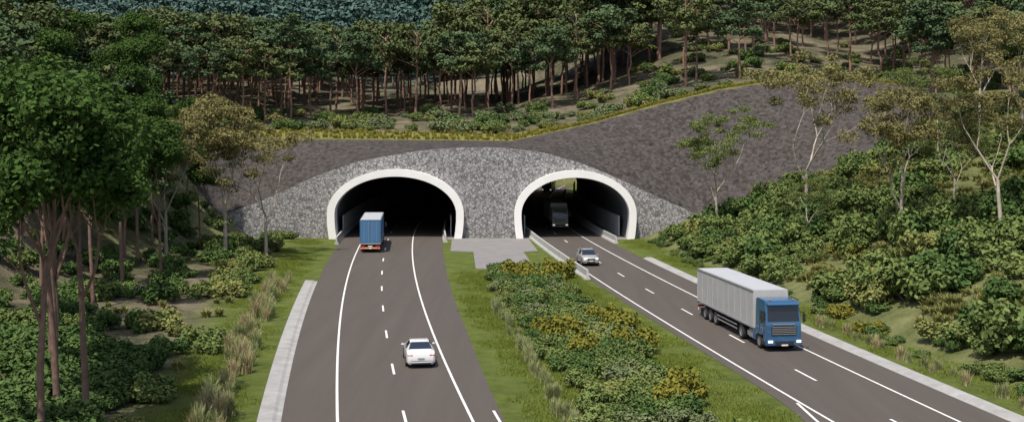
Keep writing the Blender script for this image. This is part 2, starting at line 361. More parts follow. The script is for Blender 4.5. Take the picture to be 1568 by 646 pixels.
bp = N.new('ShaderNodeBump'); bp.inputs['Strength'].default_value = 0.6; bp.inputs['Distance'].default_value = 0.1; L.new(mr.outputs[0], bp.inputs['Height']); L.new(bp.outputs[0], b.inputs['Normal'])

PORT = [dict(xc=-16.1, ao=9.45, ai=8.4, to=9.6, ti=8.6, c=cL), dict(xc=8.75, ao=8.45, ai=7.45, to=9.45, ti=8.45, c=cR)]
ZC = 3.4
def arch_z(x, xc, a, top):
    t = (x-xc)/a
    return ZC + (top-ZC)*math.sqrt(max(0, 1-t*t)) if abs(t) < 1 else 0
wx = list(np.arange(-43, 28.01, 0.2))
for p in PORT:
    am = (p['ao']+p['ai'])/2; wx += [p['xc']-am+1e-3, p['xc']+am-1e-3, p['xc']-am-1e-3, p['xc']+am+1e-3]
wx = sorted(wx); V = []; F = []
for Xx in wx:
    zb = -0.3
    for p in PORT:
        am = (p['ao']+p['ai'])/2
        if abs(Xx-p['xc']) < am: zb = arch_z(Xx, p['xc'], am, (p['to']+p['ti'])/2)
    zt = float(crest(Xx))+0.12
    V += [(Xx, 159.9, zb), (Xx, 159.9, zt), (Xx, 160.75, zt), (Xx, 160.75, zb)]
for i in range(len(wx)-1):
    a = 4*i; c_ = 4*(i+1)
    F += [(a, c_, c_+1, a+1), (a+1, c_+1, c_+2, a+2)]
portal = empty('tunnel_portal')
obj('stone_facing_wall', np_mesh('stone_wall', V, F, [M_stone]), portal)
def arch_pts(xc, a, top, n=40):
    pts = [(xc-a+0.30, -0.1), (xc-a+0.12, 1.2), (xc-a+0.02, 2.4)]
    pts += [(xc-a*math.cos(math.pi*i/n), ZC+(top-ZC)*math.sin(math.pi*i/n)) for i in range(n+1)]
    pts += [(xc+a-0.02, 2.4), (xc+a-0.12, 1.2), (xc+a-0.30, -0.1)]
    return pts
for p in PORT:
    o_ = arch_pts(p['xc'], p['ao'], p['to']); i_ = arch_pts(p['xc'], p['ai'], p['ti']); n = len(o_)
    y0, y1 = 158.5, 160.9; V = []
    for k in range(n): V += [(o_[k][0], y0, o_[k][1]), (i_[k][0], y0, i_[k][1]), (i_[k][0], y1, i_[k][1]), (o_[k][0], y1, o_[k][1])]
    F = []
    for k in range(n-1):
        a = 4*k; c_ = a+4
        F += [(a, a+1, c_+1, c_), (a+1, a+2, c_+2, c_+1), (a+3, a, c_, c_+3)]
    me = np_mesh('collar', V, F, [M_white]); 
    bm = bmesh.new(); bm.from_mesh(me); bmesh.ops.recalc_face_normals(bm, faces=bm.faces); bm.to_mesh(me); bm.free()
    obj('portal_collar', me, portal)
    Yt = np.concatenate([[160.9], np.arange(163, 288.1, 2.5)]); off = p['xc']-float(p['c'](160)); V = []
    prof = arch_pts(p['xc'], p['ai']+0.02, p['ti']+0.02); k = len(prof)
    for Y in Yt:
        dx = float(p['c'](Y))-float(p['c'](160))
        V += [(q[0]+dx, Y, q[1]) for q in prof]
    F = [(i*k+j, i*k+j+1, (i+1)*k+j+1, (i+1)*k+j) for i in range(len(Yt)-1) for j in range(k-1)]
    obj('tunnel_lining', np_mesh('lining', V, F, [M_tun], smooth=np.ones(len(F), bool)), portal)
    Yf = np.concatenate([[158.0], np.arange(160, 290, 2.5)])
    ribbon('tunnel_floor', p['c'], off-p['ai'], off+p['ai'], Yf, -0.012, M_apron, portal)
    for sgn in (-1, 1):
        o1 = off + sgn*(p['ai']-0.75)
        sweep('wall_panel', p['c'], [(o1-0.05, 0), (o1-0.05, 2.9), (o1+0.05, 2.9), (o1+0.05, 0)], np.arange(163, 285, 3.0), M_panel, portal)
    if p['c'] is cL:
        V = [(q[0]+float(cL(288))-float(cL(160)), 288.0, q[1]) for q in prof]
        me = bpy.data.meshes.new('end'); me.from_pydata(V, [], [tuple(range(k))]); me.materials.append(M_tun); obj('tunnel_bend_end', me, portal)

# ------------------------------------------------------------------ vehicles
M_tyre = simple('tyre_rubber', (0.02, 0.02, 0.02), 0.8)
M_hub = simple('wheel_hub', (0.4, 0.4, 0.42), 0.35, 0.7)
M_glass = simple('vehicle_glass', (0.012, 0.015, 0.02), 0.06, coat=0.5)
M_blk = simple('black_plastic', (0.025, 0.025, 0.028), 0.5)
M_wcar = simple('white_car_paint', (0.70, 0.70, 0.70), 0.25, coat=0.8)
M_scar = simple('silver_car_paint', (0.42, 0.41, 0.39), 0.3, 0.3, coat=0.6)
M_blue = simple('truck_blue_paint', (0.03, 0.10, 0.20), 0.3, coat=0.6)
M_tblue = simple('trailer_blue_panel', (0.055, 0.15, 0.29), 0.5, noise=0.06, nscale=1)
M_tgrey = simple('trailer_grey_panel', (0.44, 0.435, 0.43), 0.45, noise=0.08, nscale=0.8)
M_roof = simple('trailer_roof', (0.42, 0.43, 0.45), 0.5, noise=0.06, nscale=0.8)
M_steel = simple('chassis_steel', (0.06, 0.06, 0.065), 0.5, 0.4)
M_alu = simple('aluminium_trim', (0.45, 0.46, 0.47), 0.35, 0.6)
M_red = simple('tail_light_red', (0.45, 0.015, 0.01), 0.3, coat=0.5)
M_org = simple('marker_orange', (0.75, 0.18, 0.02), 0.4)
M_head = simple('headlight_lens', (0.8, 0.82, 0.85), 0.15, coat=0.8, emis=((1, 0.98, 0.92), 0.6))
M_plate = simple('number_plate', (0.7, 0.7, 0.65), 0.5)
M_dtruck = simple('dark_truck_paint', (0.30, 0.28, 0.25), 0.35, coat=0.4)

def box(name, c, s, mat, parent, bev=0.02, taper=None, rot=None):
    bm = bmesh.new(); bmesh.ops.create_cube(bm, size=1)
    for v in bm.verts:
        tx = ty = 1
        if taper and v.co.z > 0: tx, ty = taper
        v.co = Vector((v.co.x*s[0]*tx, v.co.y*s[1]*ty, v.co.z*s[2]))
    if bev: bmesh.ops.bevel(bm, geom=bm.edges[:], offset=min(bev, min(s)*0.4), segments=2, affect='EDGES')
    me = bpy.data.meshes.new(name); bm.to_mesh(me); bm.free(); me.materials.append(mat)
    return obj(name, me, parent, c, rot or (0, 0, 0))
def wheel(c, r, w_, parent, name='wheel'):
    bm = bmesh.new()
    prof = [(0.0, 0.36*w_), (0.3*r, 0.42*w_), (0.5*r, 0.3*w_), (0.6*r, 0.46*w_), (0.63*r, 0.5*w_), (0.92*r, 0.5*w_), (r, 0.36*w_), (r, -0.36*w_), (0.92*r, -0.5*w_), (0.63*r, -0.5*w_), (0.6*r, -0.46*w_), (0.5*r, -0.3*w_), (0.3*r, -0.42*w_), (0.0, -0.36*w_)]
    S = 20; rings = []
    for (rr, xx) in prof:
        rings.append([bm.verts.new((xx, max(rr, 0.002)*math.cos(2*math.pi*k/S), max(rr, 0.002)*math.sin(2*math.pi*k/S))) for k in range(S)])
    for i in range(len(prof)-1):
        for k in range(S):
            f = bm.faces.new((rings[i][k], rings[i][(k+1) % S], rings[i+1][(k+1) % S], rings[i+1][k]))
            f.material_index = 1 if (i < 3 or i > len(prof)-5) else 0; f.smooth = True
    bmesh.ops.recalc_face_normals(bm, faces=bm.faces)
    me = bpy.data.meshes.new(name); bm.to_mesh(me); bm.free(); me.materials.append(M_tyre); me.materials.append(M_hub)
    return obj(name, me, parent, c)

def car_body(name, st, parent, paint):
    bm = bmesh.new(); rings = []
    for (y_, w_, zb, zbelt, ztp, wr, cab) in st:
        zm = zb+(zbelt-zb)*0.55
        half = [(w_*0.86, zb), (w_*0.98, zb+0.12), (w_, zm), (w_*0.975, zbelt-0.04), (w_*0.94, zbelt), (wr, ztp-0.03), (wr*0.86, ztp+0.012)]
        ring = [bm.verts.new((px, y_, pz)) for (px, pz) in half] + [bm.verts.new((-px, y_, pz)) for (px, pz) in half[::-1]]
        rings.append(ring)
    n = len(rings[0])
    for i in range(len(rings)-1):
        ca, cb = st[i][6], st[i+1][6]
        for k in range(n):
            k2 = (k+1) % n
            f = bm.faces.new((rings[i][k], rings[i][k2], rings[i+1][k2], rings[i+1][k])); f.smooth = True
            side = k in (4, 8); top = k in (6,)
            if (ca and cb) and side: f.material_index = 1
            if (ca != cb) and (top or k in (5, 7)): f.material_index = 1
            if (ca != cb) and side: f.material_index = 0
    bm.faces.new(rings[0][::-1]); bm.faces.new(rings[-1])
    bmesh.ops.recalc_face_normals(bm, faces=bm.faces)
    me = bpy.data.meshes.new(name); bm.to_mesh(me); bm.free(); me.materials.append(paint); me.materials.append(M_glass)
    o_ = obj(name, me, parent)
    try: me.set_sharp_from_angle(angle=math.radians(28))
    except Exception: pass
    return o_

def sedan(name, loc, rz):
    e = empty(name, loc, rz)
    st = [(-2.38, .74, .36, .72, .76, .60, 0), (-2.30, .84, .24, .90, .95, .70, 0), (-2.12, .89, .22, .97, 1.03, .74, 0), (-1.62, .91, .22, .99, 1.06, .74, 0), (-0.90, .92, .20, .96, 1.38, .60, 1), (-0.2, .92, .2, .94, 1.44, .61, 1), (0.30, .92, .20, .93, 1.39, .60, 1),
          (1.12, .91, .20, .92, .99, .74, 0), (1.85, .89, .22, .84, .90, .70, 0), (2.22, .84, .24, .72, .78, .66, 0), (2.38, .70, .32, .58, .62, .55, 0)]
    car_body('body', st, e, M_wcar)
    for sx in (-1, 1):
        for yy in (-1.42, 1.42): 
            wheel((sx*0.825, yy, 0.33), 0.33, 0.22, e)
        box('sill', (sx*0.86, 0, 0.25), (0.1, 2.0, 0.1), M_blk, e, 0.03)
        box('tail_light', (sx*0.66, -2.31, 0.80), (0.34, 0.10, 0.12), M_red, e, 0.03, rot=(0, 0, sx*0.16))
        box('mirror', (sx*1.0, 0.75, 0.98), (0.2, 0.12, 0.13), M_wcar, e, 0.04)
        box('b_pillar', (sx*0.775, -0.15, 1.17), (0.04, 0.09, 0.44), M_blk, e, 0.01, rot=(0, -sx*0.58, 0))
        box('exhaust', (sx*0.5, -2.36, 0.28), (0.14, 0.1, 0.06), M_steel, e, 0.02)
        box('headlight', (sx*0.62, 2.22, 0.66), (0.34, 0.14, 0.12), M_head, e, 0.03, rot=(0, 0, -sx*0.3))
    box('number_plate', (0, -2.385, 0.60), (0.42, 0.03, 0.11), M_alu, e, 0.01)
    box('rear_diffuser', (0, -2.33, 0.31), (1.25, 0.14, 0.12), M_blk, e, 0.03)
    box('boot_seam', (0, -2.385, 0.47), (1.3, 0.02, 0.02), M_blk, e, 0.005)
    box('grille', (0, 2.34, 0.45), (0.8, 0.1, 0.16), M_blk, e, 0.02)
    return e
def suv(name, loc, rz):
    e = empty(name, loc, rz)
    st = [(-2.25, .80, .40, .95, 1.0, .72, 0), (-2.15, .90, .30, 1.08, 1.14, .78, 0), (-1.75, .93, .28, 1.08, 1.60, .66, 1), (-0.8, .94, .28, 1.06, 1.68, .68, 1), (0.2, .94, .28, 1.04, 1.62, .66, 1),
          (0.95, .93, .28, 1.03, 1.10, .78, 0), (1.75, .92, .30, .98, 1.04, .76, 0), (2.12, .88, .32, .88, .94, .72, 0), (2.27, .80, .38, .72, .76, .66, 0)]
    car_body('body', st, e, M_scar)
    for sx in (-1, 1):
        for yy in (-1.35, 1.35):
            wheel((sx*0.84, yy, 0.37), 0.37, 0.24, e)
        box('sill', (sx*0.89, 0, 0.33), (0.1, 1.9, 0.12), M_blk, e, 0.03)
        box('headlight', (sx*0.66, 2.16, 0.82), (0.36, 0.16, 0.16), M_head, e, 0.04, rot=(0, 0, -sx*0.35))
        box('fog_light', (sx*0.66, 2.24, 0.50), (0.2, 0.08, 0.1), M_blk, e, 0.02)
        box('mirror', (sx*1.04, 0.62, 1.12), (0.22, 0.12, 0.17), M_scar, e, 0.04)
        box('roof_rail', (sx*0.6, -0.7, 1.71), (0.05, 1.9, 0.05), M_alu, e, 0.02)
        box('tail_light', (sx*0.72, -2.2, 0.95), (0.2, 0.1, 0.3), M_red, e, 0.03)
        box('b_pillar', (sx*0.81, -0.4, 1.34), (0.04, 0.1, 0.6), M_blk, e, 0.01, rot=(0, -sx*0.42, 0))
    box('grille', (0, 2.27, 0.76), (0.86, 0.08, 0.17), M_blk, e, 0.02)
    box('chrome_bar', (0, 2.32, 0.78), (0.7, 0.03, 0.03), M_alu, e, 0.01)
    box('lower_intake', (0, 2.27, 0.46), (1.0, 0.1, 0.14), M_blk, e, 0.02)
    box('number_plate', (0, 2.34, 0.58), (0.4, 0.03, 0.11), M_plate, e, 0.01)
    return e

def trailer(e, y1, ln, z0, z1, side, rear, roof, w_=2.5):
    yc = y1-ln/2
    box('trailer_box', (0, yc, (z0+z1)/2), (w_, ln, z1-z0), side, e, 0.03)
    box('trailer_roof', (0, yc, z1+0.012), (w_-0.12, ln-0.12, 0.03), roof, e, 0.01)
    for sx in (-1, 1):
        box('top_rail', (sx*(w_/2+0.005), yc, z1-0.06), (0.05, ln, 0.12), M_alu, e, 0.01)
        box('bottom_rail', (sx*(w_/2+0.005), yc, z0+0.06), (0.05, ln, 0.12), M_alu, e, 0.01)
        n = int(ln/1.2)
        for i in range(n+1): box('side_post', (sx*(w_/2+0.004), y1-0.05-i*(ln-0.1)/n, (z0+z1)/2), (0.02, 0.05, z1-z0-0.24), side, e, 0.005)
        for k in range(2): box('side_guard', (sx*1.18, yc+0.6, 0.55+0.28*k), (0.04, ln*0.36, 0.1), M_alu, e, 0.01)
        for yy in (yc-ln*0.12, yc+ln*0.3): box('guard_post', (sx*1.14, yy+0.3, 0.78), (0.05, 0.08, 0.6), M_steel, e, 0.01)
        for k in range(3):
            yw = y1-ln+1.9+1.32*k
            wheel((sx*1.04, yw, 0.5), 0.5, 0.36, e)
            box('mudguard', (sx*1.04, yw, 1.06), (0.4, 1.1, 0.05), M_blk, e, 0.02)
        box('chassis_beam', (sx*0.45, yc, z0-0.17), (0.12, ln-0.3, 0.3), M_steel, e, 0.01)
        box('landing_leg', (sx*0.75, y1-3.1, 0.7), (0.13, 0.13, 0.8), M_steel, e, 0.01)
    for k in range(3): box('axle', (0, y1-ln+1.9+1.32*k, 0.5), (2.0, 0.14, 0.14), M_steel, e, 0.02)
    yr = y1-ln
    for sx in (-1, 1):
        box('rear_door', (sx*(w_/4-0.03), yr-0.015, (z0+z1)/2+0.02), (w_/2-0.14, 0.04, z1-z0-0.2), rear, e, 0.01)
        box('rear_frame', (sx*(w_/2-0.04), yr-0.02, (z0+z1)/2), (0.08, 0.06, z1-z0), rear, e, 0.01)
        for q in (0.2, 0.75): box('lock_rod', (sx*q, yr-0.055, (z0+z1)/2), (0.035, 0.03, z1-z0-0.3), M_alu, e, 0.01)
        box('tail_light', (sx*0.92, yr-0.08, 0.80), (0.5, 0.08, 0.16), M_red, e, 0.02)
        box('marker_board', (sx*0.62, yr-0.10, 0.56), (1.0, 0.04, 0.14), M_org, e, 0.01)
        box('mud_flap', (sx*1.04, yr+0.9, 0.45), (0.42, 0.03, 0.55), M_blk, e, 0.01)
    box('rear_frame_top', (0, yr-0.02, z1-0.05), (w_-0.18, 0.06, 0.1), rear, e, 0.01)
    box('rear_sill', (0, yr-0.03, z0-0.05), (w_, 0.1, 0.16), M_alu, e, 0.02)
    box('underrun_bar', (0, yr-0.05, 0.56), (2.35, 0.08, 0.2), M_plate, e, 0.02)
    box('number_plate', (0, yr-0.09, 0.80), (0.5, 0.04, 0.14), M_plate, e, 0.01)

def cab(e, yf, H, paint):
    L_ = 2.15; zb = 0.55
    prof = [(yf-L_, 1.0), (yf-L_, H-0.05), (yf-L_+0.2, H), (yf-0.55, H-0.02), (yf-0.32, H-0.12), (yf-0.06, 1.95), (yf, 1.75), (yf, zb-0.05), (yf-0.1, zb-0.2), (yf-0.55, zb-0.2), (yf-0.62, 1.0)]
    bm = bmesh.new(); a = []; c_ = []
    for (yy, zz) in prof:
        inset = 0.06 if zz > H-0.2 else 0
        a.append(bm.verts.new((-1.22+inset, yy, zz))); c_.append(bm.verts.new((1.22-inset, yy, zz)))
    n = len(prof)
    for i in range(n):
        j = (i+1) % n; bm.faces.new((a[i], a[j], c_[j], c_[i]))
    bm.faces.new(a[::-1]); bm.faces.new(c_)
    bmesh.ops.recalc_face_normals(bm, faces=bm.faces)
    bmesh.ops.bevel(bm, geom=bm.edges[:], offset=0.04, segments=2, affect='EDGES')
    me = bpy.data.meshes.new('cab_shell'); bm.to_mesh(me); bm.free(); me.materials.append(paint); obj('cab_shell', me, e)
    zt, zl = H-0.35, 1.98
    def yat(z): return yf-0.32 + (H-0.12-z)/(H-0.12-1.95)*0.26 + 0.015
    me = bpy.data.meshes.new('windscreen'); me.from_pydata([(-1.1, yat(zl), zl), (1.1, yat(zl), zl), (1.06, yat(zt), zt), (-1.06, yat(zt), zt)], [], [(0, 1, 2, 3)]); me.materials.append(M_glass); obj('windscreen', me, e)
    box('sun_visor', (0, yf-0.16, H-0.22), (2.2, 0.36, 0.08), paint, e, 0.02, rot=(-0.35, 0, 0))
    box('grille', (0, yf+0.01, 1.38), (1.75, 0.06, 0.62), M_blk, e, 0.02)
    for k in range(5): box('grille_slat', (0, yf+0.05, 1.14+0.12*k), (1.68, 0.03, 0.035), M_alu, e, 0.01)
    box('badge_bar', (0, yf+0.03, 1.80), (1.5, 0.03, 0.07), M_alu, e, 0.01)
    box('bumper', (0, yf+0.06, 0.62), (2.46, 0.2, 0.46), paint, e, 0.06)
    box('lower_grille', (0, yf+0.17, 0.60), (1.3, 0.03, 0.2), M_blk, e, 0.01)
    box('number_plate', (0, yf+0.19, 0.44), (0.45, 0.03, 0.11), M_plate, e, 0.01)
    for sx in (-1, 1):
        box('headlight', (sx*0.98, yf+0.15, 0.68), (0.38, 0.06, 0.22), M_head, e, 0.03)
        box('mirror_arm', (sx*1.36, yf-0.15, 2.55), (0.3, 0.05, 0.05), M_blk, e, 0.01)
        box('mirror', (sx*1.46, yf-0.12, 2.2), (0.2, 0.12, 0.62), M_blk, e, 0.04)
        box('side_window', (sx*1.222, yf-0.75, 2.28), (0.02, 0.85, 0.62), M_glass, e, 0.005)
        box('door_seam', (sx*1.222, yf-1.28, 1.9), (0.015, 0.03, 1.5), M_blk, e, 0.003)
        box('step', (sx*1.15, yf-0.45, 0.5), (0.22, 0.5, 0.25), M_blk, e, 0.03)
        wheel((sx*1.03, yf-1.42, 0.51), 0.51, 0.36, e)
        box('wheel_arch', (sx*1.06, yf-1.42, 1.05), (0.4, 1.2, 0.16), paint, e, 0.05)
        wheel((sx*1.0, yf-5.0, 0.51), 0.51, 0.5, e)
        box('rear_mudguard', (sx*1.02, yf-5.0, 1.06), (0.5, 1.15, 0.06), M_blk, e, 0.02)
        box('fuel_tank', (sx*0.95, yf-3.1, 0.68), (0.5, 1.5, 0.56), M_alu, e, 0.12)
        box('tractor_chassis', (sx*0.42, yf-3.8, 0.85), (0.12, 4.4, 0.26), M_steel, e, 0.01)
        box('side_skirt', (sx*1.2, yf-2.35, 0.8), (0.05, 0.5, 0.7), paint, e, 0.02)
        box('marker_light', (sx*0.8, yf-0.45, H+0.03), (0.16, 0.08, 0.06), M_org, e, 0.02)
    box('underbody', (0, yf-1.0, 0.75), (1.6, 1.5, 0.4), M_steel, e, 0.02)

def place(c, off, Y, toward):
    a = tan_angle(c, Y)
    return (float(c(Y))+off, Y, 0.008), (a if not toward else a+math.pi)
loc, rz = place(cR, 1.55, 84.6, True); e = empty('articulated_lorry', loc, rz)
cab(e, 8.0, 3.35, M_blue); trailer(e, 5.55, 13.0, 1.15, 3.75, M_tgrey, M_tgrey, M_roof)
loc, rz = place(cL, -1.7, 147.8, False); e = empty('articulated_lorry', loc, rz)
cab(e, 8.0, 3.35, M_blue); trailer(e, 5.55, 13.3, 1.15, 4.0, M_tblue, M_tblue, M_roof)
loc, rz = place(cR, 1.6, 182.5, True); e = empty('articulated_lorry', loc, rz)
cab(e, 8.0, 3.3, M_dtruck); trailer(e, 5.55, 13.0, 1.15, 3.8, M_tgrey, M_tgrey, M_roof)
loc, rz = place(cR, 1.6, 292, True); e = empty('articulated_lorry', loc, rz)
cab(e, 8.0, 3.3, M_tgrey); trailer(e, 5.55, 13.0, 1.15, 3.8, M_tgrey, M_tgrey, M_roof)
loc, rz = place(cL, 1.75, 73.4, False); sedan('white_sedan_car', loc, rz)
loc, rz = place(cR, -1.7, 128, True); suv('silver_suv_car', loc, rz)

# ------------------------------------------------------------------ vegetation meshes
forest_meshes = []
for s in range(7):
    rng = np.random.default_rng(100+s); A = Acc(); H = rng.uniform(13, 15.5); ht = H*rng.uniform(0.5, 0.58)
    lean = rng.normal(size=2)*0.4
    pts = [np.array([lean[0]*t*t, lean[1]*t*t, -1+(H*0.9+1)*t])+np.array([rng.normal()*.1, rng.normal()*.1, 0]) for t in np.linspace(0, 1, 8)]
    v, f = tube(pts, np.linspace(0.24, 0.07, 8), 7); A.add(v, f, 0, True)
    K = 30; ang = rng.uniform(0, 6.28, K); rr = 4.8*np.sqrt(rng.random(K)); zz = ht+0.5+(H-ht-1.0)*rng.random(K)
    rr *= np.clip(1.15-0.75*((zz-ht)/(H-ht)-0.35)**2*2, 0.3, 1)
    C = np.stack([rr*np.cos(ang)+lean[0], rr*np.sin(ang)+lean[1], zz], 1)
    for c_ in C[:12]:
        b0 = np.array([lean[0]*.5, lean[1]*.5, max(ht*0.8, c_[2]-rng.uniform(1.5, 3.0))]); v, f = tube([b0, (b0+c_)/2+[0, 0, .2], c_], [0.10, 0.07, 0.03], 4); A.add(v, f, 0, True)
    rad = rng.uniform(1.1, 1.9, K)[:, None]*np.array([1, 1, 0.42])
    V, F = leaves(rng, C, rad, 110, 0.28, 0.18, 2.2); A.add(V, F, 1)
    forest_meshes.append(A.mesh('forest_tree_mesh', [M_bark_red, L_forest if s % 2 else L_forest2]))
def shrub_mesh(seed, mat, K=14, n=130, leaf=(0.075, 0.045), h=0.9):
    rng = np.random.default_rng(seed); A = Acc()
    ang = rng.uniform(0, 6.28, K); rr = 0.74*np.sqrt(rng.random(K)); zz = h*(0.2+0.6*rng.random(K)*(1-rr*0.5))
    C = np.stack([rr*np.cos(ang), rr*np.sin(ang), zz], 1)
    rad = rng.uniform(0.2, 0.4, K)[:, None]*np.array([1, 1, 0.85])
    for c_ in C[:6]:
        v, f = tube([np.array([0, 0, -.1]), c_*0.5, c_], [0.03, 0.02, 0.01], 4); A.add(v, f, 0, True)
    V, F = leaves(rng, C, rad, n, leaf[0], leaf[1], 2.6); A.add(V, F, 1)
    return A.mesh('shrub_mesh', [M_bark_dark, mat])
SH = {k: [shrub_mesh(200+10*i+j, m) for j in range(3)] for i, (k, m) in enumerate([('dark', L_s1), ('mid', L_s2), ('yel', L_s3), ('grey', L_s4), ('olive', L_s5)])}
def tuft_mesh(seed, mat, n=110, h=1.0, spread=0.55, w_=0.02):
    rng = np.random.default_rng(seed); V = []; F = []
    for i in range(n):
        a = rng.uniform(0, 6.28); lean = rng.uniform(0.1, 1.0)*spread; hh = h*rng.uniform(0.6, 1.1); b0 = rng.normal(size=2)*0.08
        d = np.array([math.cos(a), math.sin(a)]); s = np.array([-d[1], d[0], 0])*w_
        k0 = len(V)
        for t in (0, .4, .75, 1.0):
            p = np.array([*(b0+d*lean*hh*(t**1.7)), hh*(t-0.35*lean*t*t)]); ww = (1-t*0.85)
            V += [p-s*ww, p+s*ww]
        for j in range(3): F.append((k0+2*j, k0+2*j+1, k0+2*j+3, k0+2*j+2))
    return np_mesh('tuft_mesh', np.array(V), np.array(F), [mat])
TU = [tuft_mesh(300, L_tuft, w_=0.026), tuft_mesh(301, L_tuft2, w_=0.026), tuft_mesh(302, L_tuft, w_=0.026)]
TY = [tuft_mesh(310+i, L_gy, 90, 0.8, 0.7, 0.035) for i in range(3)]
TH = [tuft_mesh(315+i, L_hg, 130, 0.55, 1.1, 0.035) for i in range(2)]
def patch_mesh(seed, mat, size=3.0, n=900, h=0.10, w_=0.018):
    rng = np.random.default_rng(seed); p = rng.uniform(-size/2, size/2, (n, 2)); a = rng.uniform(0, 6.28, n); hh = h*rng.uniform(0.5, 1.5, n)
    dx = np.cos(a)*w_; dy = np.sin(a)*w_; l = rng.normal(size=(n, 2))*h*0.5
    z = np.zeros(n)
    V = np.stack([np.stack([p[:, 0]-dx, p[:, 1]-dy, z-.02], 1), np.stack([p[:, 0]+dx, p[:, 1]+dy, z-.02], 1), np.stack([p[:, 0]+dx*.3+l[:, 0], p[:, 1]+dy*.3+l[:, 1], hh], 1), np.stack([p[:, 0]-dx*.3+l[:, 0], p[:, 1]-dy*.3+l[:, 1], hh], 1)], 1).reshape(-1, 3)
    return np_mesh('grass_patch_mesh', V, np.arange(4*n).reshape(-1, 4), [mat])
GP = [patch_mesh(320+i, L_gr) for i in range(3)]

def put(me, name, parent, x, y, s, sz=None, dz=0.0):
    return obj(name, me, parent, (x, y, hz(x, y)+dz), (0, 0, random.uniform(0, 6.28)), (s, s, sz or s))

E = empty('pine_forest')
cnt = 0
for Y in np.arange(190, 345, 7.0):
    for X in np.arange(-175, 176, 7.4):
        x_ = X+random.uniform(-3.2, 3.2); y_ = Y+random.uniform(-3.2, 3.2)
        if abs(x_) > 0.46*y_+8: continue
        yt = float(Ytop(np.array(x_)))
        lim = 34 if -38 < x_ < 22 else (10 if x_ < -38 else 14)
        if y_ < yt+lim + 5*wob(x_, y_, 9): continue
        if -33 < x_ < 45 and 280 < y_ < 342: continue
        dens = 0.95
        if x_ > 24: dens = 0.4 if y_ < 270 else 0.85
        if x_ > 75: dens = 0.75
        if random.random() > dens: continue
        put(random.choice(forest_meshes), 'forest_tree', E, x_, y_, random.uniform(0.82, 1.2)); cnt += 1
for i in range(24):
    x_ = random.uniform(-16, 32); y_ = random.uniform(234, 272)
    put(random.choice(forest_meshes), 'forest_tree', E, x_, y_, random.uniform(1.35, 1.75))
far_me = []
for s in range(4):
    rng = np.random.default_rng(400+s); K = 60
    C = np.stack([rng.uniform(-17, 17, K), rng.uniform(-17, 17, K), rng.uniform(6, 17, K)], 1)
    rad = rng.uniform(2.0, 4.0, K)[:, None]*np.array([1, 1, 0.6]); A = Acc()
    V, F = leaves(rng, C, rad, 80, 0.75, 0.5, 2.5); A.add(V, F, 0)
    far_me.append(A.mesh('distant_canopy_mesh', [L_far_haze]))
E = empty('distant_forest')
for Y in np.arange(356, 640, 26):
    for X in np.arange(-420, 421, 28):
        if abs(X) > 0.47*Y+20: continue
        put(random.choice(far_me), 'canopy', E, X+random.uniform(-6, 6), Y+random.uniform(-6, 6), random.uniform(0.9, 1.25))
print('forest', cnt)
E = empty('forest_edge_shrubs')
for i in range(300):
    x_ = random.uniform(-75, 85); yt = float(Ytop(np.array(x_))); y_ = yt+float(ygw(x_))+1+random.random()**1.5*(32 if x_ < 24 else 70)
    k = random.choice(['dark', 'mid', 'grey', 'grey', 'mid', 'olive'])
    put(random.choice(SH[k]), 'shrub', E, x_, y_, random.uniform(0.9, 2.6))
E = empty('bank_top_grass')
for i in range(1300):
    x_ = random.uniform(-46, 66); yt = float(Ytop(np.array(x_)))
    put(random.choice(TY), 'tuft', E, x_, yt+random.uniform(0.1, 1)*float(ygw(x_)), random.uniform(0.4, 0.95))
# right hillside
E = empty('hillside_shrubs'); E2 = empty('hillside_grass')
n = 0
for i in range(2500):
    y_ = random.uniform(52, 165); x_ = float(cR(y_))+6.8+2.8+random.random()**0.9*48
    if x_ > 0.46*y_+4: continue
    if y_ > 155 and x_ < 62: continue
    d = x_-(float(cR(y_))+6.8)
    g = float(wob(x_, y_, 6.5, 4))
    if g > 0.05 and d > 7 or (d > 24 and g > -0.3):
        if random.random() < 0.7:
            for q in range(3): put(random.choice(TH), 'tuft', E2, x_+random.uniform(-1.2, 1.2), y_+random.uniform(-1.2, 1.2), random.uniform(0.8, 1.8))
        if random.random() < 0.88: continue
    if d < 6: 
        if random.random() < 0.4: continue
        k = random.choice(['dark', 'mid', 'mid']); s = random.uniform(0.5, 1.0)
    else:
        if random.random() < 0.4: continue
        k = random.choice(['dark', 'mid', 'mid', 'mid'] if g < -0.2 else ['mid', 'olive', 'dark', 'mid', 'mid']); s = random.uniform(1.1, 3.2)
    if random.random() < 0.04: k = 'yel'; s = 1.4
    put(random.choice(SH[k]), 'shrub', E, x_, y_, s, s*random.uniform(0.8, 1.2)); n += 1
print('hill shrubs', n)
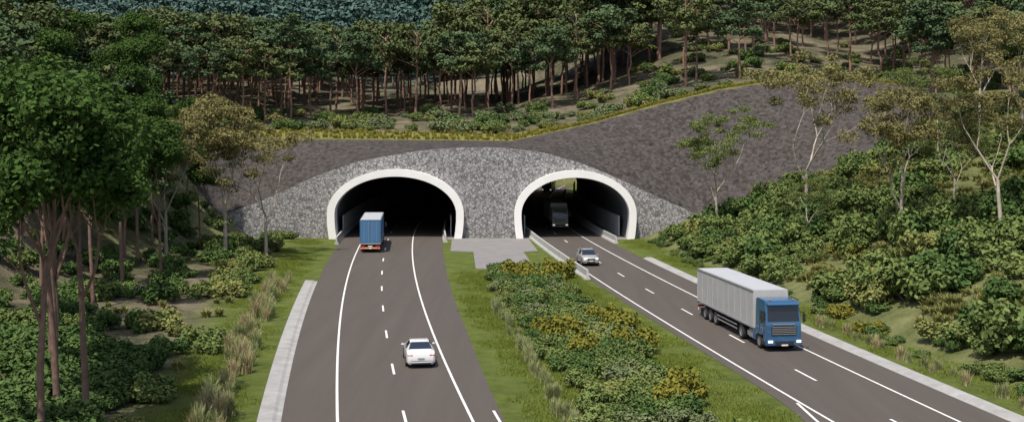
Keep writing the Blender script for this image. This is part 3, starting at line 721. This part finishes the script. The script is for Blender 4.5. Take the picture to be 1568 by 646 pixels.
# median planting
E = empty('median_shrubs')
def mc(y_): return np.interp(y_, [50, 58, 72, 96, 121], [7.8, 6.9, 5.4, 2.9, 0.6])
for i in range(430):
    y_ = random.uniform(50, 122); h_ = 3.2+0.5*math.sin(y_*0.5)
    x_ = float(mc(y_))+random.uniform(-h_, h_)
    g = float(wob(x_, y_, 3.5, 1))
    if g > 0.3 and random.random() < 0.65:
        put(random.choice(TH), 'tuft', E, x_, y_, random.uniform(0.6, 1.1)); continue
    k = random.choice(['dark', 'dark', 'mid'] if g < 0 else ['mid', 'mid', 'olive', 'mid', 'grey']); put(random.choice(SH[k]), 'shrub', E, x_, y_, random.uniform(0.5, 1.5))
for (x_, y_, s) in [(0.6, 113, 2.0), (4.6, 115, 2.0), (2.6, 111, 1.8), (3.6, 80, 1.8), (4.4, 75, 1.6), (7.6, 83, 1.9), (8.0, 76, 1.8), (2.6, 83, 1.4), (9.2, 61.5, 1.7), (8.2, 60, 1.4), (7.0, 89, 1.4)]:
    put(random.choice(SH['yel']), 'yellow_shrub', E, x_, y_, s, s*1.3)
E = empty('grass_tufts')
for i in range(60):
    y_ = random.uniform(52, 97); x_ = float(mc(y_))-4.2+random.uniform(-0.4, 0.4); put(TU[0], 'tuft', E, x_, y_, random.uniform(0.7, 1.1))
for i in range(85):
    y_ = random.uniform(50, 114); x_ = float(cL(y_))-7.6-2.1+random.uniform(-1.1, 0.8); put(random.choice(TU), 'tuft', E, x_, y_, random.uniform(0.9, 1.7))
for i in range(46):
    y_ = random.uniform(52, 100); x_ = float(cR(y_))+6.8+1.4+random.uniform(-0.3, 0.5); put(random.choice(TU), 'tuft', E, x_, y_, random.uniform(0.6, 1.0))
E = empty('lawn_grass')
for i in range(700):
    y_ = random.uniform(52, 157); r = random.random()
    a0 = float(cL(y_)+L_r(y_))+1.7; b0 = float(cR(y_)+R_l(y_))-1.7
    if r < 0.75:
        x_ = random.uniform(a0, b0)
        if y_ > 121 and -9.5 < x_ < 4.5: continue
    elif r < 0.88: x_ = float(cL(y_))-7.6-1.6-random.uniform(0, 4)
    else: x_ = float(cR(y_))+6.8+1.6+random.uniform(0, 2)
    put(random.choice(GP), 'grass_patch', E, x_, y_, 1.0)
E = empty('understory_shrubs')
for i in range(760):
    y_ = random.uniform(50, 158) if i < 540 else random.uniform(48, 76); dl_ = 5.2+random.random()*42 if i < 540 else 7.5+random.random()*14
    x_ = float(cL(y_))-7.6-dl_
    if x_ < -0.46*y_-4: continue
    g = float(wob(x_, y_, 5, 2))
    if i < 540 and g > 0.1 and random.random() < 0.7:
        put(random.choice(TH), 'tuft', E, x_, y_, random.uniform(0.8, 1.6)); continue
    k = random.choice(['dark', 'dark', 'mid', 'dark', 'mid'] if dl_ > 9 else ['mid', 'mid', 'olive'])
    if y_ < 80 and dl_ > 7: k = 'dark'
    put(random.choice(SH[k]), 'shrub', E, x_, y_, random.uniform(0.8, 2.1))
put(SH['mid'][0], 'round_bush', None, -20.6, 76.5, 1.9)

# individual trees
gums = [grow(510+i, 17, 0.20, 4, 2, 0.60, 1.35, 180, (0.18, 0.075), 0.25, 0.5, 0.80, 0.5).mesh('gum_tree_mesh', [M_bark_pale, m]) for i, m in enumerate([L_gum, L_gum, L_gumg, L_gum])]
def tree(me, name, x_, y_, H, rz, H0=17): return obj(name, me, None, (x_, y_, hz(x_, y_)-0.2), (0, 0, rz), (H/H0,)*3)
tree(gums[0], 'gum_tree', 33.2, 130, 18.0, 0.3); tree(gums[1], 'gum_tree', 35.6, 105, 14.5, 1.0); tree(gums[3], 'gum_tree', 40.6, 95.5, 14, 2.0); tree(gums[2], 'gum_tree', 25.8, 145, 14.5, 0.0)
tree(gums[1], 'gum_tree', -33, 132, 18.5, 2.5); tree(gums[0], 'gum_tree', -28.6, 134, 15.5, 4.0); tree(gums[3], 'gum_tree', -38.5, 128, 16.5, 5.0)
tree(gums[0], 'gum_tree', 57, 128, 15, 5.2); tree(gums[3], 'gum_tree', 61, 150, 15, 1.2); tree(gums[2], 'gum_tree', 50, 135, 12, 3.2)
tree(gums[2], 'gum_tree', 43, 112, 9, 4.2); tree(gums[2], 'gum_tree', 30.5, 118, 7, 1.8)
broad = [grow(530+i, 17, 0.46, 4, 2, 0.55, 1.45, 330, (0.15, 0.09), 0.20, 0.7, 0.56, 0.0, lean=0.02).mesh('broadleaf_tree_mesh', [M_bark_brn, L_broad]) for i in range(3)]
tree(broad[0], 'broadleaf_tree', -20.8, 56.0, 17.0, 0.3); tree(broad[1], 'broadleaf_tree', -22.7, 57.5, 17, 2.3); tree(broad[2], 'broadleaf_tree', -24.5, 61.5, 18, 1.3)
tree(broad[2], 'broadleaf_tree', -21.5, 52.5, 16.5, 4.3); tree(broad[1], 'broadleaf_tree', -26.5, 66, 17.5, 0.6)
for i, (x_, y_, H) in enumerate([(-36, 106, 17), (-33.5, 92, 16), (-34.5, 113, 16), (-39.5, 121, 18), (-41, 100, 18), (-30.5, 77, 16.5), (-37, 82, 18), (-45, 115, 19), (-42, 134, 18), (-50, 125, 18), (-49, 145, 17), (-43, 152, 15), (-56, 138, 18), (-46, 140, 17), (-52, 155, 17), (-38, 140, 13)]):
    tree(broad[i % 3], 'broadleaf_tree', x_, y_, H*0.96, i*1.7)
E = empty('hillside_trees')
for i in range(85):
    y_ = random.uniform(110, 205); x_ = -0.27*y_-7-random.random()*0.22*y_
    put(random.choice(forest_meshes), 'forest_tree', E, x_, y_, random.uniform(0.8, 1.0))
for i in range(36):
    y_ = random.uniform(150, 215); x_ = random.uniform(64, 105)
    put(random.choice(forest_meshes), 'forest_tree', E, x_, y_, random.uniform(0.7, 1.0))

# ------------------------------------------------------------------ light, world, camera
sv = Vector((-0.22, -0.46, 1.0)).normalized()
sun = bpy.data.lights.new('sun', 'SUN'); sun.energy = 4.7; sun.angle = math.radians(0.6); sun.color = (1.0, 0.94, 0.85)
so = bpy.data.objects.new('sun', sun); col.objects.link(so); so.rotation_euler = sv.to_track_quat('Z', 'Y').to_euler(); so.location = (0, 0, 100)
wd = bpy.data.worlds.new('World'); scene.world = wd; wd.use_nodes = True
nt = wd.node_tree; nt.nodes.clear()
o = nt.nodes.new('ShaderNodeOutputWorld'); bg = nt.nodes.new('ShaderNodeBackground'); sk = nt.nodes.new('ShaderNodeTexSky')
sk.sky_type = 'NISHITA'; sk.sun_disc = False; sk.sun_elevation = math.asin(sv.z); sk.sun_rotation = math.atan2(sv.x, sv.y)
sk.dust_density = 3.0
bg.inputs[1].default_value = 0.15
nt.links.new(sk.outputs[0], bg.inputs[0]); nt.links.new(bg.outputs[0], o.inputs[0])
cam = bpy.data.cameras.new('camera'); co = bpy.data.objects.new('camera', cam); col.objects.link(co)
co.location = (0, 0, 14.5); co.rotation_euler = (math.radians(90), 0, 0)
cam.lens = 40.4; cam.sensor_width = 36; cam.shift_y = -0.0753; cam.clip_end = 6000; cam.clip_start = 0.5
scene.camera = co
scene.view_settings.view_transform = 'Standard'; scene.view_settings.look = 'None'; scene.view_settings.exposure = 0
